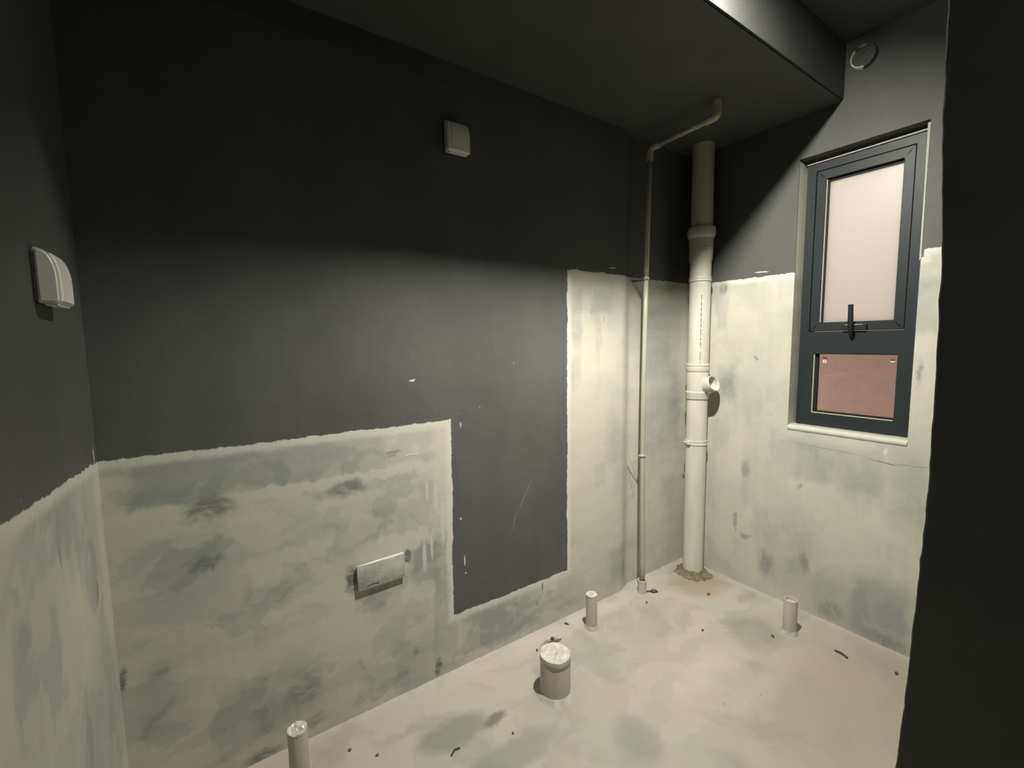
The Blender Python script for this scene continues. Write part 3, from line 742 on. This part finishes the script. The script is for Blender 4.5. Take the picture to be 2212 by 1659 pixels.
link('bare_patch', tube_mesh('bare_patch', [(-0.050, -0.0075, -0.030), (-0.030, -0.0078, -0.028), (-0.012, -0.0075, -0.031)], [0.006, 0.0055, 0.0065], 8), mat_paint, jb)

# ------------------------------------------------------------------ plugged vent sleeve high on the right wall
vs_ = tag(empty('vent_sleeve', (0.0, -0.718, 2.362)), 'plugged round vent sleeve with a chipped white rim above the window', 'vent sleeve')
def vent_mat():
    M = Mat('half_painted_sleeve')
    x, y, z = M.coords()
    n = M.noise(M.vec(x, y, z), 22, 2, 0.5)
    a = (y * 0.75 - z * 0.15 + (n - 0.5) * 0.10 + 0.004).smooth(0.016, 0.022)
    b = (z * 0.95 + y * 0.1 + (n - 0.5) * 0.06).smooth(0.031, 0.036) * 0.35
    M.color(M.mix(a.max(b), (0.085, 0.086, 0.084), (0.62, 0.60, 0.50))); M.rough(0.5)
    return M.m
mat_vent = vent_mat()
bm = bmesh.new(); rings = []
for r, xq in ((0.044, 0.004), (0.043, -0.018), (0.041, -0.022), (0.037, -0.022), (0.036, -0.018), (0.036, 0.0)):
    rings.append([bm.verts.new((xq + 0.0015 * mnoise.noise(Vector((k * 0.9, r * 90, 0))), r * math.cos(2 * math.pi * k / 36), r * math.sin(2 * math.pi * k / 36))) for k in range(36)])
for A, B in zip(rings, rings[1:]):
    for k in range(36): bm.faces.new((A[k], A[(k + 1) % 36], B[(k + 1) % 36], B[k]))
link('sleeve', tomesh(bm, 'sleeve'), mat_vent, vs_, auto=40)
bm = bmesh.new(); c0 = bm.verts.new((-0.012, 0, 0)); rows = []
for j in (1, 2, 3, 4):
    rows.append([bm.verts.new((-0.010 + 0.006 * mnoise.noise(Vector((math.cos(2 * math.pi * k / 30) * j, math.sin(2 * math.pi * k / 30) * j, 6))), 0.0365 * j / 4 * math.cos(2 * math.pi * k / 30), 0.0365 * j / 4 * math.sin(2 * math.pi * k / 30))) for k in range(30)])
for k in range(30): bm.faces.new((c0, rows[0][k], rows[0][(k + 1) % 30]))
for A, B in zip(rows, rows[1:]):
    for k in range(30): bm.faces.new((A[k], A[(k + 1) % 30], B[(k + 1) % 30], B[k]))
link('plug', tomesh(bm, 'plug'), mat_paint, vs_, smooth=True)

# ------------------------------------------------------------------ litter on the floor
mat_black = simple('black_scrap', (0.035, 0.035, 0.037), 0.45, 0.5, 0.2, 60.0)
mat_grime = simple('dark_brown_grit', (0.085, 0.075, 0.06), 0.7, 0.3, 0.2, 60.0)
mat_red = simple('rust_red_chip', (0.26, 0.105, 0.04), 0.7, 0.3, 0.15, 60.0)
def chip(name, loc, size, rotz, mat, label, cat, seed):
    bm = bmesh.new(); bmesh.ops.create_icosphere(bm, subdivisions=2, radius=1.0)
    for v in bm.verts:
        k = 1 + 0.45 * mnoise.noise(v.co * 1.8 + Vector((seed, 0, 0)))
        v.co = Vector((v.co.x * size[0] * k, v.co.y * size[1] * k, max(-0.3, v.co.z) * size[2] * k))
    o = link(name, tomesh(bm, name), mat)
    o.location = (loc[0], loc[1], size[2] * 0.25 + 0.001); o.rotation_euler = (0, 0, rotz)
    return tag(o, label, cat, 'litter on the floor')
def twig(name, pts, r, mat, label, cat):
    bm = bmesh.new(); p0 = Vector((*pts[0], 0.004))
    add_tube(bm, [Vector((*p, 0.004 + (0.003 if i == 1 else 0))) - p0 for i, p in enumerate(pts)], r, 7)
    o = link(name, tomesh(bm, name), mat, smooth=True); o.location = p0
    return tag(o, label, cat, 'litter on the floor')
chip('crumpled_scrap', (-0.425, -0.098), (0.019, 0.011, 0.010), -0.5, mat_black, 'crumpled black scrap on the floor beside the water pipe foot', 'scrap', 1)
twig('scrap_tail', [(-0.455, -0.078), (-0.446, -0.082), (-0.437, -0.090)], 0.0025, mat_black, 'short black strand leading to the crumpled scrap', 'scrap')
chip('dark_chip', (-0.528, -0.136), (0.009, 0.004, 0.004), 0.4, mat_black, 'tiny dark chip in front of the water pipe foot', 'chip', 2)
chip('dark_seed', (-0.953, -0.035), (0.0045, 0.011, 0.005), 0.5, mat_black, 'small oval dark seed against the back wall beside the taped slim stub', 'chip', 3)
chip('dark_pellet', (-1.068, -0.076), (0.0085, 0.0085, 0.006), 0, mat_black, 'round black pellet behind the widest pipe stub', 'chip', 4)
chip('flat_scrap', (-1.078, -0.094), (0.036, 0.008, 0.004), -0.15, mat_grime, 'flat dark strip just behind the widest pipe stub', 'scrap', 5)
chip('dark_chip', (-1.165, -0.093), (0.009, 0.004, 0.003), 0.9, mat_grime, 'small brown chip left of the round black pellet', 'chip', 6)
chip('dark_chip', (-0.498, -0.412), (0.006, 0.004, 0.004), 0.3, mat_grime, 'lone dark speck in the open middle of the floor', 'chip', 7)
chip('rust_chip', (-0.222, -0.268), (0.013, 0.008, 0.007), 0.2, mat_red, 'rust red chip on the floor in front of the soil pipe', 'chip', 8)
twig('dark_twig', [(-0.182, -0.796), (-0.184, -0.820), (-0.192, -0.843)], 0.0035, mat_grime, 'thin dark stick on the floor under the right end of the window', 'stick')
twig('bent_twig', [(-1.668, -0.314), (-1.650, -0.303), (-1.633, -0.306)], 0.0022, mat_grime, 'fine bent twig on the floor at the lower left', 'stick')
chip('dark_chip', (-1.918, -0.111), (0.005, 0.005, 0.003), 0, mat_grime, 'dark speck just right of the nearest slim stub', 'chip', 9)
chip('dark_chip', (-1.853, -0.178), (0.005, 0.004, 0.003), 0, mat_grime, 'dark speck between the nearest slim stub and the bent twig', 'chip', 10)
chip('dark_chip', (-1.467, -0.357), (0.0045, 0.0045, 0.003), 0, mat_grime, 'dark speck left of the widest pipe stub', 'chip', 12)
chip('dark_chip', (-0.137, -0.980), (0.010, 0.006, 0.005), 0.3, mat_grime, 'brown crumb by the near wall end at lower right', 'chip', 13)
chip('dark_chip', (-0.293, -0.608), (0.009, 0.005, 0.005), 1.0, mat_grime, 'brown crumb left of the open-topped stub', 'chip', 14)
